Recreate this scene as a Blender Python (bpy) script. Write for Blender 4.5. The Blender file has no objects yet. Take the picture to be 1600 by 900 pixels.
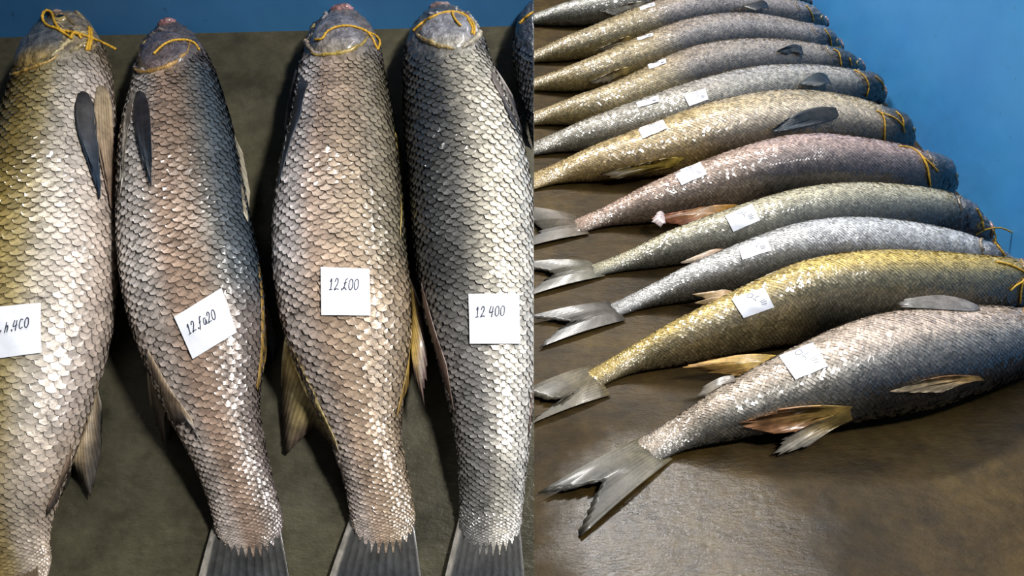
import bpy, bmesh, math, random
import numpy as np
from mathutils import Vector
from mathutils.bvhtree import BVHTree

SC = bpy.context.scene
COL = SC.collection
random.seed(7)
RNG = np.random.default_rng(11)

# ------------------------------------------------------------------ camera
F = 1300.0
PITCH = math.radians(38.0)
CAM = np.array([0.0, 0.0, 1.0])
cd = bpy.data.cameras.new('camera'); cam = bpy.data.objects.new('camera', cd); COL.objects.link(cam)
cam.location = CAM; cam.rotation_euler = (math.pi/2 - PITCH, 0, 0)
cd.sensor_width = 36.0; cd.lens = F/1600*36; cd.clip_start = 0.02
SC.camera = cam
# ------------------------------------------------------------------ world, lamps, exposure
w = bpy.data.worlds.new('world'); SC.world = w; w.use_nodes = True
bg = w.node_tree.nodes['Background']; bg.inputs[0].default_value = (0.90, 0.95, 1.0, 1); bg.inputs[1].default_value = 0.045
def area(name, loc, target, sx, sy, power, color=(1, 1, 1), spread=180):
    l = bpy.data.lights.new(name, 'AREA'); l.shape = 'RECTANGLE'; l.size = sx; l.size_y = sy
    l.energy = power; l.color = color; l.spread = math.radians(spread)
    o = bpy.data.objects.new(name, l); COL.objects.link(o); o.location = loc
    o.rotation_euler = (Vector(target)-Vector(loc)).to_track_quat('-Z', 'Y').to_euler()
    return o
area('ceiling_lamp', (-0.30, 3.7, 4.1), (0.45, 1.5, 0), 3.3, 0.24, 360, (1, 0.98, 0.95))
area('overhead_lamp', (1.2, 1.25, 2.6), (1.0, 1.25, 0), 2.8, 0.08, 50, (1, 0.98, 0.95))
area('front_lamp', (1.05, 0.10, 2.2), (-0.30, 0.85, 0.28), 0.25, 0.2, 8.5, (1, 0.97, 0.93), 62)
SC.view_settings.view_transform = 'Standard'; SC.view_settings.look = 'None'
SC.view_settings.gamma = 1.0; SC.view_settings.use_curve_mapping = False
SC.view_settings.exposure = -0.06

# ------------------------------------------------------------------ projection helpers
FW = np.array([0, math.cos(PITCH), -math.sin(PITCH)])
UP = np.array([0, math.sin(PITCH), math.cos(PITCH)])
RT = np.array([1.0, 0, 0])
def ray(px, py):
    px = np.asarray(px, float); py = np.asarray(py, float)
    return FW + ((px-800)/F)[..., None]*RT - ((py-450)/F)[..., None]*UP      # unit depth
class Plane:
    def __init__(s, p, n): s.p = np.array(p, float); s.n = np.array(n, float)/np.linalg.norm(n)
    def at(s, px, py, h=0.0):
        d = ray(px, py); den = d @ s.n
        t = (((s.p-CAM) @ s.n) + np.asarray(h))/den
        return CAM + d*t[..., None]
FLOOR = Plane((0, 0, 0), (0, 0, 1))
ALPHA = math.radians(20)
nL = math.tan(ALPHA)*UP - FW
RAMP = Plane(CAM + 1.12*FW, nL)
KCUT = (834.5-800)/F
def xcut(y, z): return KCUT*(y*math.cos(PITCH) + (1-z)*math.sin(PITCH))

# ------------------------------------------------------------------ mesh helpers
def lin(c):
    c = np.asarray(c, float)/255.0
    return np.where(c <= 0.04045, c/12.92, ((c+0.055)/1.055)**2.4)
def mk(name, V, Fc, mat, parent=None, loc=None, col=None, smooth=True):
    V = np.asarray(V, float)
    if parent is not None: L = np.array(parent['_org'])
    else: L = np.array(loc) if loc is not None else np.zeros(3)
    me = bpy.data.meshes.new(name)
    me.from_pydata((V-L).tolist(), [], [list(map(int, f)) for f in Fc] if not isinstance(Fc, np.ndarray) else Fc.tolist())
    if col is not None:
        a = me.color_attributes.new('Col', 'FLOAT_COLOR', 'POINT')
        cc = np.ones((len(V), 4)); cc[:, :3] = col; a.data.foreach_set('color', cc.ravel())
    if smooth: me.polygons.foreach_set('use_smooth', [True]*len(me.polygons))
    me.materials.append(mat); me.update()
    o = bpy.data.objects.new(name, me); COL.objects.link(o)
    if parent is not None:
        o.parent = parent
        if parent.type == 'MESH': o['_org'] = L.tolist()
    else: o.location = L
    if parent is None or True: o['_org'] = L.tolist()
    return o
def tag(o, label=None, cat=None, group=None, kind=None):
    if label: o['label'] = label
    if cat: o['category'] = cat
    if group: o['group'] = group
    if kind: o['kind'] = kind
    return o
def empty(name, loc):
    o = bpy.data.objects.new(name, None); COL.objects.link(o); o.location = loc; o['_org'] = list(map(float, loc))
    o.empty_display_size = 0.05
    return o
def grid_faces(nu, nv, wrap=False, off=0):
    f = []
    for i in range(nu-1):
        for j in range(nv if wrap else nv-1):
            k = (j+1) % nv
            f.append((off+i*nv+j, off+i*nv+k, off+(i+1)*nv+k, off+(i+1)*nv+j))
    return f
def resample(P, n):
    P = np.asarray(P, float)
    if len(P) == 1: return np.repeat(P, n, 0)
    d = np.r_[0, np.cumsum(np.linalg.norm(np.diff(P, axis=0), axis=1))]
    s = np.linspace(0, d[-1], n)
    return np.stack([np.interp(s, d, P[:, k]) for k in range(P.shape[1])], 1)
def smooth1(A, it=3):
    A = np.array(A, float)
    for _ in range(it):
        B = A.copy(); B[1:-1] = 0.25*A[:-2]+0.5*A[1:-1]+0.25*A[2:]; A = B
    return A
def catmull(P, n):
    P = np.asarray(P, float); m = len(P)
    if m < 3: return resample(P, n)
    Q = np.vstack([2*P[0]-P[1], P, 2*P[-1]-P[-2]])
    out = []
    for i in range(m-1):
        p0, p1, p2, p3 = Q[i], Q[i+1], Q[i+2], Q[i+3]
        for t in np.linspace(0, 1, 12, endpoint=False):
            out.append(0.5*((2*p1)+(-p0+p2)*t+(2*p0-5*p1+4*p2-p3)*t*t+(-p0+3*p1-3*p2+p3)*t**3))
    out.append(P[-1])
    return resample(out, n)
def tube(P, r, nseg=8, taper=None):
    P = np.asarray(P, float); n = len(P)
    T = np.gradient(P, axis=0); T /= np.linalg.norm(T, axis=1)[:, None]+1e-12
    ref = np.array([0.3, -0.5, 0.8]); V = []
    R = np.full(n, r) if np.isscalar(r) else np.asarray(r)
    for i in range(n):
        a = np.cross(T[i], ref); a /= np.linalg.norm(a)+1e-12; b = np.cross(T[i], a)
        for k in range(nseg):
            th = 2*math.pi*k/nseg
            V.append(P[i]+R[i]*(a*math.cos(th)+b*math.sin(th)))
    f = grid_faces(n, nseg, True)
    f.append(tuple(range(nseg))[::-1]); f.append(tuple((n-1)*nseg+k for k in range(nseg)))
    return np.array(V), f
def sstep(x, a, b):
    t = np.clip((x-a)/(b-a), 0, 1); return t*t*(3-2*t)
def vnoise(u, v, seed=0.0):
    r = 0
    for k, (a, b, c) in enumerate([(3.1, 1.7, .3), (5.3, -4.1, 1.9), (9.7, 6.1, 4.2), (13.9, -11.3, 2.7)]):
        r = r + np.sin(a*u+b*v+c+seed*(1.7+k))*np.cos(b*u-a*v*0.8+seed*(2.3+k))/(1+.5*k)
    return r/2.0

# ------------------------------------------------------------------ materials
def nodes(name):
    m = bpy.data.materials.new(name); m.use_nodes = True
    nt = m.node_tree; b = nt.nodes['Principled BSDF']
    return m, nt, b
def N(nt, t, **kw):
    n = nt.nodes.new(t)
    for k, v in kw.items(): setattr(n, k, v)
    return n
def noise(nt, scale, detail=6, rough=0.6, vec=None):
    n = N(nt, 'ShaderNodeTexNoise'); n.inputs['Scale'].default_value = scale
    n.inputs['Detail'].default_value = detail; n.inputs['Roughness'].default_value = rough
    if vec is not None: nt.links.new(vec, n.inputs['Vector'])
    return n.outputs['Fac']
def ramp(nt, fac, stops):
    r = N(nt, 'ShaderNodeValToRGB'); e = r.color_ramp.elements
    while len(e) < len(stops): e.new(0.5)
    for k, (p, c) in enumerate(stops):
        e[k].position = p
        e[k].color = (c, c, c, 1) if np.isscalar(c) else (*lin(c), 1)
    nt.links.new(fac, r.inputs[0]); return r.outputs[0]
def mul(nt, a, b, fac=1.0):
    m = N(nt, 'ShaderNodeMix', data_type='RGBA', blend_type='MULTIPLY'); m.inputs[0].default_value = fac
    nt.links.new(a, m.inputs[6]); nt.links.new(b, m.inputs[7]); return m.outputs[2]
def bump(nt, b, h, strength, dist, prev=None):
    n = N(nt, 'ShaderNodeBump'); n.inputs['Strength'].default_value = strength; n.inputs['Distance'].default_value = dist
    nt.links.new(h, n.inputs['Height'])
    if prev is not None: nt.links.new(prev, n.inputs['Normal'])
    nt.links.new(n.outputs[0], b.inputs['Normal']); return n.outputs[0]
def objvec(nt, sc=(1, 1, 1)):
    t = N(nt, 'ShaderNodeTexCoord'); mp = N(nt, 'ShaderNodeMapping'); mp.inputs['Scale'].default_value = sc
    nt.links.new(t.outputs['Object'], mp.inputs[0]); return mp.outputs[0]

def attr_mat(name, metallic, rough, coat, nscale, nstr, bscale, bstr, spec=0.5, crough=0.14, bdist=.002, tight=.12):
    m, nt, b = nodes(name)
    a = N(nt, 'ShaderNodeAttribute', attribute_name='Col')
    v = objvec(nt)
    r = ramp(nt, noise(nt, nscale, 5, .65, v), [(0.5-tight, 1-nstr), (0.5+tight, 1.0)])
    nt.links.new(mul(nt, a.outputs['Color'], r), b.inputs['Base Color'])
    b.inputs['Metallic'].default_value = metallic; b.inputs['Roughness'].default_value = rough
    b.inputs['Coat Weight'].default_value = coat; b.inputs['Coat Roughness'].default_value = crough
    b.inputs['Specular IOR Level'].default_value = spec
    bump(nt, b, noise(nt, bscale, 4, .6, v), bstr, bdist)
    return m
M_SKIN = attr_mat('fish_skin', 0.0, 0.38, 0.6, 75, .62, 110, 1.0, 0.5, 0.12, .005)
M_SCALE = attr_mat('fish_scale', 0.12, 0.36, 0.9, 70, .36, 300, .25, 0.5, 0.10)
M_FIN = attr_mat('fish_fin', 0.0, 0.42, 0.22, 60, .45, 200, .15, .4)
M_HEAD = attr_mat('fish_head_plate', 0.0, 0.34, 0.7, 85, .62, 110, 1.0, 0.5, 0.12, .005)

def floor_mat(name, cols, wet, bs, puddle=None):
    m, nt, b = nodes(name); v = objvec(nt)
    c1 = ramp(nt, noise(nt, 5.0, 8, .65, v), [(0.25, cols[0]), (0.5, cols[1]), (0.75, cols[2])])
    c2 = ramp(nt, noise(nt, 45, 6, .7, v), [(0.3, 0.62), (0.65, 1.0)])
    c3 = ramp(nt, noise(nt, 14, 4, .6, objvec(nt, (1, 1.6, 1))), [(0.32, 0.55), (0.5, 1.0)])
    nt.links.new(mul(nt, mul(nt, c1, c2), c3, .8), b.inputs['Base Color'])
    rr = ramp(nt, noise(nt, 3.2, 5, .6, v), [(0.40, wet[0]), (0.62, wet[1])])
    if puddle:                                   # a shallow film of water with a wavy outline
        tc = N(nt, 'ShaderNodeTexCoord'); off = N(nt, 'ShaderNodeVectorMath', operation='SUBTRACT'); off.inputs[1].default_value = (puddle[0], puddle[1], 0)
        nt.links.new(tc.outputs['Object'], off.inputs[0])
        ln_ = N(nt, 'ShaderNodeVectorMath', operation='LENGTH'); nt.links.new(off.outputs[0], ln_.inputs[0])
        ad = N(nt, 'ShaderNodeMath', operation='MULTIPLY_ADD'); ad.inputs[1].default_value = .22; nt.links.new(noise(nt, 9, 4, .6, v), ad.inputs[0]); nt.links.new(ln_.outputs['Value'], ad.inputs[2])
        mr = N(nt, 'ShaderNodeMapRange'); mr.inputs['From Min'].default_value = puddle[2]; mr.inputs['From Max'].default_value = puddle[2]+.09
        nt.links.new(ad.outputs[0], mr.inputs['Value'])
        smr = N(nt, 'ShaderNodeMapRange'); smr.inputs['To Min'].default_value = .31; smr.inputs['To Max'].default_value = .45; nt.links.new(mr.outputs[0], smr.inputs['Value'])
        mx = N(nt, 'ShaderNodeMix', data_type='FLOAT'); nt.links.new(mr.outputs[0], mx.inputs[0]); mx.inputs[2].default_value = .075; nt.links.new(rr, mx.inputs[3]); rr = mx.outputs[0]
    nt.links.new(rr, b.inputs['Roughness'])
    b.inputs['Specular IOR Level'].default_value = 0.24 if puddle else 0.32
    if puddle:
        sp_ = N(nt, 'ShaderNodeMapRange'); sp_.inputs['To Min'].default_value = .42; sp_.inputs['To Max'].default_value = .2; nt.links.new(mr.outputs[0], sp_.inputs['Value']); nt.links.new(sp_.outputs[0], b.inputs['Specular IOR Level'])
    p = bump(nt, b, noise(nt, bs, 6, .65, objvec(nt, (1, 2.2, 1))), .45, .005)
    if puddle: nt.links.new(smr.outputs[0], p.node.inputs['Strength'])
    p = bump(nt, b, noise(nt, 75, 4, .7, objvec(nt, (1, 1.8, 1))), .5, .0018, p)
    bump(nt, b, noise(nt, 260, 3, .6, v), .3, .0006, p)
    return m
M_FLOOR = floor_mat('wet_concrete_floor', [(32, 25, 12), (62, 48, 22), (88, 71, 36)], (0.42, 0.62), 26, (0.24, 0.70, 0.24))
M_RAMP = floor_mat('wet_concrete_ramp', [(50, 48, 38), (76, 73, 58), (96, 91, 72)], (0.25, 0.5), 30)
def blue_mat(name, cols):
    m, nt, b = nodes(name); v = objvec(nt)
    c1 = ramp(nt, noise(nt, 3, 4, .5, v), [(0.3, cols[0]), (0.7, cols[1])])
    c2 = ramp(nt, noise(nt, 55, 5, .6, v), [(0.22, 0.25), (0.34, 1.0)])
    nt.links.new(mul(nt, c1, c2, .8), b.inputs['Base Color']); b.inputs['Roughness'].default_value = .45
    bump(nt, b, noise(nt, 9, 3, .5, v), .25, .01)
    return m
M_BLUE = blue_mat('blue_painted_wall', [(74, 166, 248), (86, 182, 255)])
M_BLUE_SHADED = blue_mat('blue_wall_paint_shaded', [(44, 96, 142), (58, 116, 164)])  # same blue paint, with the left panel's dimmer light put into its colour
def plain(name, c, rough=.5, coat=0, bs=None, metallic=0, var=.86, bst=.4):
    m, nt, b = nodes(name)
    v = objvec(nt)
    r = ramp(nt, noise(nt, 120, 4, .6, v), [(0.3, tuple(np.array(c)*var)), (0.7, c)])
    nt.links.new(r, b.inputs['Base Color']); b.inputs['Roughness'].default_value = rough
    b.inputs['Coat Weight'].default_value = coat; b.inputs['Metallic'].default_value = metallic
    if bs: bump(nt, b, noise(nt, bs, 3, .6, v), bst, .002)
    return m
M_PAPER = plain('damp_white_paper', (234, 238, 248), .45, .15, 40, 0, .97, .25)
M_INK = plain('ballpoint_ink', (44, 52, 74), .6)
M_CORD = plain('yellow_cord', (214, 166, 44), .5, 0, 600)
M_EYE = plain('fish_eye', (16, 16, 18), .12, 1.0)
M_IRIS = plain('fish_iris', (168, 150, 96), .25, .6)
M_LIP = plain('fish_lip', (186, 138, 132), .3, .7, 120)

# ------------------------------------------------------------------ setting
floor = mk('floor', [(-3, -1.5, 0), (2.2, -1.5, 0), (2.2, 5.0, 0), (-3, 5.0, 0), (-3, -1.5, -.1), (2.2, -1.5, -.1), (2.2, 5.0, -.1), (-3, 5.0, -.1)],
           [(0, 1, 2, 3), (7, 6, 5, 4), (0, 4, 5, 1), (1, 5, 6, 2), (2, 6, 7, 3), (3, 7, 4, 0)], M_FLOOR, smooth=False)
tag(floor, 'wet brown concrete floor', None, None, 'structure')
XW = 1.02
def boxmesh(x0, x1, y0, y1, z0, z1):
    V = [(x, y, z) for x in (x0, x1) for y in (y0, y1) for z in (z0, z1)]
    return V, [(0, 1, 3, 2), (4, 6, 7, 5), (0, 4, 5, 1), (2, 3, 7, 6), (0, 2, 6, 4), (1, 5, 7, 3)]
V, f = boxmesh(XW, XW+.05, -1.0, 5.0, 0.0, 1.1)
tag(mk('wall_right', V, f, M_BLUE, smooth=False), 'bright blue painted wall at the fish heads', None, None, 'structure')

# inclined slab on the left
def cutpt(P):
    P = P.copy(); P[0] = xcut(P[1], P[2]); return P
tl = RAMP.at(-260, 64.5); tr = cutpt(RAMP.at(834.5, 40)); br = cutpt(RAMP.at(834.5, 1075)); bl = RAMP.at(-260, 1075)
th = RAMP.n*-0.035
top = [tl, tr, br, bl]
bot = [tl+th, cutpt(tr+th), cutpt(br+th), bl+th]
bot[1][0] -= .004; bot[2][0] -= .004
slab = mk('floor_ramp', top+bot, [(3, 2, 1, 0), (4, 5, 6, 7), (0, 1, 5, 4), (1, 2, 6, 5), (2, 3, 7, 6), (3, 0, 4, 7)], M_RAMP, smooth=False)
tag(slab, 'sloping wet grey concrete slab under the four large fish', None, None, 'structure')
for (xa, xb) in ((-1.0, -0.85), (-0.42, -0.27)):
    sl = []
    for x in (xa, xb):
        for q, z0 in ((0.12, 0), (0.92, 0)):
            P = bl*(1-q)+tl*q
            sl += [(x, P[1], 0.0), (x, P[1], P[2]-.041)]
    mk('support_block', sl, [(0, 1, 3, 2), (4, 6, 7, 5), (0, 4, 5, 1), (2, 3, 7, 6), (0, 2, 6, 4), (1, 5, 7, 3)], M_RAMP, parent=slab, smooth=False)
H = .42
def up(P, h, dy=0.0): return np.array([P[0], P[1]+dy, P[2]+h])
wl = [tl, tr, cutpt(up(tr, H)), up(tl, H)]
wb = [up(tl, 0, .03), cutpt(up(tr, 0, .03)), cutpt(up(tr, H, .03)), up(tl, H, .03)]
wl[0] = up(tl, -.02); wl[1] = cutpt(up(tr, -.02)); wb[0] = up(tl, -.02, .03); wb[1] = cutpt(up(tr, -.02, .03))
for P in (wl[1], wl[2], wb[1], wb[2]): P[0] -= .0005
tag(mk('wall_left', wl+wb, [(0, 1, 2, 3), (7, 6, 5, 4), (0, 4, 5, 1), (1, 5, 6, 2), (2, 6, 7, 3), (3, 7, 4, 0)], M_BLUE_SHADED, smooth=False),
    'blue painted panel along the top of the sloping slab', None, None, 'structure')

# ------------------------------------------------------------------ fish
NT, NTH = 150, 72
def bil(G, t, th):
    """sample G[NT,NTH,k] at t in 0..1 and th in degrees"""
    u = np.clip(t, 0, 1)*(NT-1); i = np.clip(u.astype(int), 0, NT-2); fu = (u-i)[..., None]
    v = (np.asarray(th)/360*NTH) % NTH; j = v.astype(int) % NTH; fv = (v-np.floor(v))[..., None]; k = (j+1) % NTH
    return (G[i, j]*(1-fu)*(1-fv)+G[i+1, j]*fu*(1-fv)+G[i, k]*(1-fu)*fv+G[i+1, k]*fu*fv)

class Fish:
    def __init__(s, C, A, B, n, ground, spec):
        """C: spine centres (snout first) [NT,3]; A, B: half width / half height; n: ground normal; ground: Plane"""
        s.C, s.A, s.B, s.n, s.spec = C, A, B, n, spec
        T = np.gradient(C, axis=0); T -= (T@n)[:, None]*n; T /= np.linalg.norm(T, axis=1)[:, None]
        T = -T                                      # towards the head
        s.T = T; S = np.cross(T, n); s.S = S
        th = np.linspace(0, 2*math.pi, NTH, endpoint=False)
        c, sn = np.cos(th), np.sin(th)
        ex = 0.92
        cc = np.sign(c)*np.abs(c)**ex; ss = np.sign(sn)*np.abs(sn)**ex
        P = C[:, None]+(A[:, None]*cc)[..., None]*S[:, None]+(B[:, None]*ss)[..., None]*n
        h = (P-ground.p)@n
        lift = np.where(h < 0.0015, 0.0015-h, 0)
        P = P+lift[..., None]*n
        s.P = P
        du = np.gradient(P, axis=0); dv = (np.roll(P, -1, 1)-np.roll(P, 1, 1))
        Nn = np.cross(du, dv); Nn /= np.linalg.norm(Nn, axis=2)[..., None]+1e-12
        out = P-C[:, None]
        sg = np.sign((Nn*out).sum(2, keepdims=True)); sg[sg == 0] = 1
        s.N = Nn*sg
        s.seed = spec.get('seed', 1.0); s.hd = spec.get('head_t', .17)
        tg = np.linspace(0, 1, NT)[:, None]; hg = np.degrees(th)[None, :]
        wr = vnoise(tg*75, hg*.075, s.seed)*.55+vnoise(tg*150, hg*.15, s.seed+3)*.3
        s.P = P = P+s.N*(wr*spec.get('wrinkle', .0045)*(1-sstep(tg, s.hd-.03, s.hd))*sstep(tg, 0, .02))[..., None]
        L = np.r_[0, np.cumsum(np.linalg.norm(np.diff(C, axis=0), axis=1))]; s.len = L[-1]
        # root
        mid = C[NT//2]; base = mid-((mid-ground.p)@n)*n
        s.root = empty('fish', base)
        s.seed = spec.get('seed', 1.0)
        s.hd = spec.get('head_t', .17)
        t = np.linspace(0, 1, NT)
        TT, TH = np.meshgrid(t, np.degrees(th), indexing='ij')
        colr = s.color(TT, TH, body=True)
        V = list(P.reshape(-1, 3)); fc = grid_faces(NT, NTH, True)
        fc = [f[::-1] for f in fc]
        V.append(C[0]+T[0]*A[0]*.5); V.append(C[-1]-T[-1]*.004)
        a, b = NT*NTH, NT*NTH+1
        for j in range(NTH):
            k = (j+1) % NTH
            fc.append((a, j, k)); fc.append((b, (NT-1)*NTH+k, (NT-1)*NTH+j))
        cl = np.vstack([colr.reshape(-1, 3), colr[0, 0], colr[-1, 0]])
        s.body = mk('body', V, fc, M_SKIN, s.root, col=cl)
        s.bvh = BVHTree.FromPolygons([Vector(v) for v in V], fc)
        s.parts = [s.body]
        s.scales()
        tag(s.root, spec['label'], 'fish', spec['group'])
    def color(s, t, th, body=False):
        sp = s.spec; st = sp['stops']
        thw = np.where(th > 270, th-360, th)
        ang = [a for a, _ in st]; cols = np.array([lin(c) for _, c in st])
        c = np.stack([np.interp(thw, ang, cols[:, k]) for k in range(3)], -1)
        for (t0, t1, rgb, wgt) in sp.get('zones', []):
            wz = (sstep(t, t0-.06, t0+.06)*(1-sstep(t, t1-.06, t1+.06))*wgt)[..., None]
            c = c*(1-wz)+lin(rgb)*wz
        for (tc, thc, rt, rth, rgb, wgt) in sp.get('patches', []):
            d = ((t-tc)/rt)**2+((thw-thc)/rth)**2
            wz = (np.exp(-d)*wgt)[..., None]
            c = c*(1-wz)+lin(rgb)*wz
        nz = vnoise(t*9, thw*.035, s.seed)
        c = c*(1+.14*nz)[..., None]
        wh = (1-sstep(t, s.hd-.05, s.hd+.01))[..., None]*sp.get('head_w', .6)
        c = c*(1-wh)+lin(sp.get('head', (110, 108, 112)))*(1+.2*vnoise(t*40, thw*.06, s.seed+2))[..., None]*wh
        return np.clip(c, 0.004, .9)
    def surf(s, t, th, h=0.0):
        t = np.asarray(t, float); th = np.asarray(th, float)
        p = bil(s.P, t, th); n = bil(s.N, t, th); n = n/(np.linalg.norm(n, axis=-1, keepdims=True)+1e-9)
        return p+n*np.asarray(h)[..., None] if not np.isscalar(h) else p+n*h
    def scales(s):
        sp = s.spec
        rng = np.random.default_rng(int(s.seed*100))
        st_th, st_t = zip(*sp.get('starts', [(-62, .07), (20, .10), (60, .15), (90, .165), (120, .15), (170, .10), (242, .07)]))
        t = min(st_t); rows = []
        per = lambda tt: math.pi*(3*(np.interp(tt, np.linspace(0, 1, NT), s.A)+np.interp(tt, np.linspace(0, 1, NT), s.B))/2)*.667
        k = 0; N0 = sp.get('nscale', 33)
        while t < .985:
            Nn = N0 if t < .60 else (int(N0*.84) if t < .74 else (int(N0*.7) if t < .93 else int(N0*.9)))
            pitch = per(t)/Nn
            step = .50*pitch/s.len/(1.15*max(t, .05)**.15)
            th = (np.arange(Nn)+.5*(k % 2))*360/Nn
            thw = np.where(th > 270, th-360, th)
            keep = (thw > -62) & (thw < 242) & (t > np.interp(thw, st_th, st_t))
            th = th[keep]
            jag = rng.uniform(-.16, .16, len(th))*step
            rows.append((np.full(len(th), t)+jag, th, np.full(len(th), 360/Nn), np.full(len(th), step)))
            t += step; k += 1
        t0 = np.concatenate([r[0] for r in rows]); th0 = np.concatenate([r[1] for r in rows])
        dth = np.concatenate([r[2] for r in rows]); st = np.concatenate([r[3] for r in rows])
        n = len(t0)
        p, r = {0: (np.array([-1, -.62, 0, .62, 1.0]), np.array([0, .22, .38, .55, .78, 1.0])),
                1: (np.array([-1, -.55, .0, .55, 1.0]), np.array([.2, .45, .7, 1.0])),
                2: (np.array([-1, 0, 1.0]), np.array([.2, .55, 1.0]))}[sp.get('lod', 0)]
        PP, RR = np.meshgrid(p, r, indexing='xy')
        PP = PP.ravel(); RR = RR.ravel()
        ln = (.50+.50*np.sqrt(np.clip(1-PP**2, 0, 1)))
        wd = .555*(1-.12*(RR > .9)*(np.abs(PP) > .9))
        LS = 2.45
        along = RR*ln*LS                                     # in row steps
        T_ = t0[:, None]+(along-.8)*st[:, None]
        TH = th0[:, None]+PP*wd*dth[:, None]+rng.uniform(-.05, .05, n)[:, None]*dth[:, None]
        amp = sp.get('relief', 1.0)
        lift = (-.0008+.0026*RR-.0006*PP**2)*amp
        tilt = rng.uniform(-.0006, .0006, n)[:, None]*PP+rng.uniform(-.0004, .0006, n)[:, None]*RR
        fade = np.clip(1-sstep(T_, .9, 1.0)*.5, 0, 1)
        tilt = tilt*(.85 if sp.get('lod') else 1)
        V = s.surf(np.where(T_ > .97, .97+.028*np.tanh((T_-.97)/.028), T_), TH, (lift+tilt)*fade).reshape(-1, 3)
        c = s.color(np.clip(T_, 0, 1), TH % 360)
        expo = .66+.75*np.abs(PP)/.9                         # where the scale comes out from under the others
        line = 1-sstep(along-expo, .02, .50)
        thw0 = np.where(th0 > 270, th0-360, th0)
        dk = sp.get('dark', .72)*np.clip(.70+.8*vnoise(t0*14, thw0*.05, s.seed+7)+rng.uniform(-.25, .25, n), .08, 1.18)
        c = c*(1-np.clip(dk[:, None]*line, 0, .93))[..., None]
        c = c*(1+rng.uniform(-.2, .2, n)*(1.5 if sp.get('lod') else 1))[:, None, None]
        f0 = np.array(grid_faces(len(r), len(p))); Fc = (f0[None]+(np.arange(n)*len(r)*len(p))[:, None, None]).reshape(-1, 4)
        s.sc = mk('scales', V, Fc, M_SCALE, s.root, col=np.clip(c.reshape(-1, 3), .003, .9))
        s.sc['kind'] = 'stuff'; s.parts.append(s.sc)
    # --- parts -----------------------------------------------------
    def patch(s, name, t0, th0, rt, rth, h, rgb, rgb2=None, nr=9, na=30, shape=None, ridges=0, mat=None):
        """domed plate lying on the head"""
        V = []; col = []
        for i in range(nr):
            q = (i/(nr-1))
            for j in range(na):
                a = 2*math.pi*j/na
                m = 1+(shape(a) if shape else 0)
                tt = t0+rt*q*m*math.cos(a); tth = th0+rth*q*m*math.sin(a)
                hh = h*(1-q**4)*(1 if q < 1 else 0)-(.002 if i == nr-1 else 0)
                hh += ridges*h*math.sin(9*q*math.cos(a)+3*q*math.sin(a)+s.seed)*.25*(1-q*q)
                V.append(s.surf(np.array([np.clip(tt, .004, 1)]), np.array([tth % 360]), hh)[0])
                mix = .5+.5*math.cos(a)
                c = np.array(lin(rgb))
                if rgb2 is not None:
                    wz = sstep(np.array(q*math.cos(a)), .25, .95); c = c*(1-wz)+lin(rgb2)*wz
                c = c*(1+.16*vnoise(np.array(tt*45), np.array(tth*.06), s.seed+5))
                col.append(c)
        o = mk(name, V, grid_faces(nr, na, True), mat or M_HEAD, s.root, col=np.clip(np.array(col), .004, .9)); s.parts.append(o); return o
    def band(s, name, pts, wpx, h, rgb, mat=None):
        """a ridge following (t, theta) points, tapering at its ends"""
        P = catmull(np.array(pts, float), 26)
        W = s.surf(P[:, 0], P[:, 1] % 360, h*.3)
        taper = np.sin(np.linspace(.12, math.pi-.12, 26))**.6
        V, f = tube(W, wpx*taper*(1+.25*np.sin(np.arange(26)*1.3+s.seed)+.15*np.sin(np.arange(26)*2.9)), 8)
        o = mk(name, V, f, mat or M_HEAD, s.root, col=np.tile(np.array(lin(rgb)), (len(V), 1))); s.parts.append(o); return o
    def folds(s, n, tr, thr, cols, seed=0, name='skin_fold'):
        rng = np.random.default_rng(seed+int(s.seed*7))
        for i in range(n):
            t = rng.uniform(*tr); th = rng.uniform(*thr); dt = rng.uniform(.008, .03)*rng.choice([-1, 1]); dh = rng.uniform(12, 30)
            s.band(name, [(max(.01, t-dt*.5), th-dh*.5), (max(.01, t+rng.uniform(-.006, .006)), th), (max(.01, t+dt*.5), th+dh*.5)],
                   rng.uniform(.0012, .0027), .001, cols[rng.integers(len(cols))])
    def eye(s, t, th, r):
        c = s.surf(np.array([t]), np.array([th % 360]), 0.0)[0]
        n = bil(s.N, np.array([t]), np.array([th % 360]))[0]; n /= np.linalg.norm(n)
        a = np.cross(n, [0.2, .3, .9]); a /= np.linalg.norm(a); b = np.cross(n, a)
        def dome(R, hh, off):
            V = []
            for i in range(6):
                q = i/5*math.pi/2
                for j in range(18):
                    w_ = 2*math.pi*j/18
                    V.append(c+R*math.sin(q+.0)*(a*math.cos(w_)+b*math.sin(w_))+n*(hh*math.cos(q)+off))
            return V, grid_faces(6, 18, True)
        V, f = dome(r, r*.45, -.0004)
        e = mk('eye', V, f, M_IRIS, s.root); s.parts.append(e)
        V, f = dome(r*.6, r*.3, r*.2)
        pu = mk('pupil', V, f, M_EYE, e); s.parts.append(pu)
    def lips(s, rgb=(186, 138, 132), r=.006, th0=20, th1=160, t=.012):
        th = np.linspace(th0, th1, 24); W = s.surf(np.full(24, t), th, .001)
        V, f = tube(W, r*.55*np.sin(np.linspace(.25, math.pi-.25, 24))**.5, 8)
        o = mk('lips', V, f, M_HEAD, s.root, col=np.tile(lin(rgb), (len(V), 1))*(1+.2*np.sin(np.arange(len(V))*.7))[:, None]); s.parts.append(o)
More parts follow.
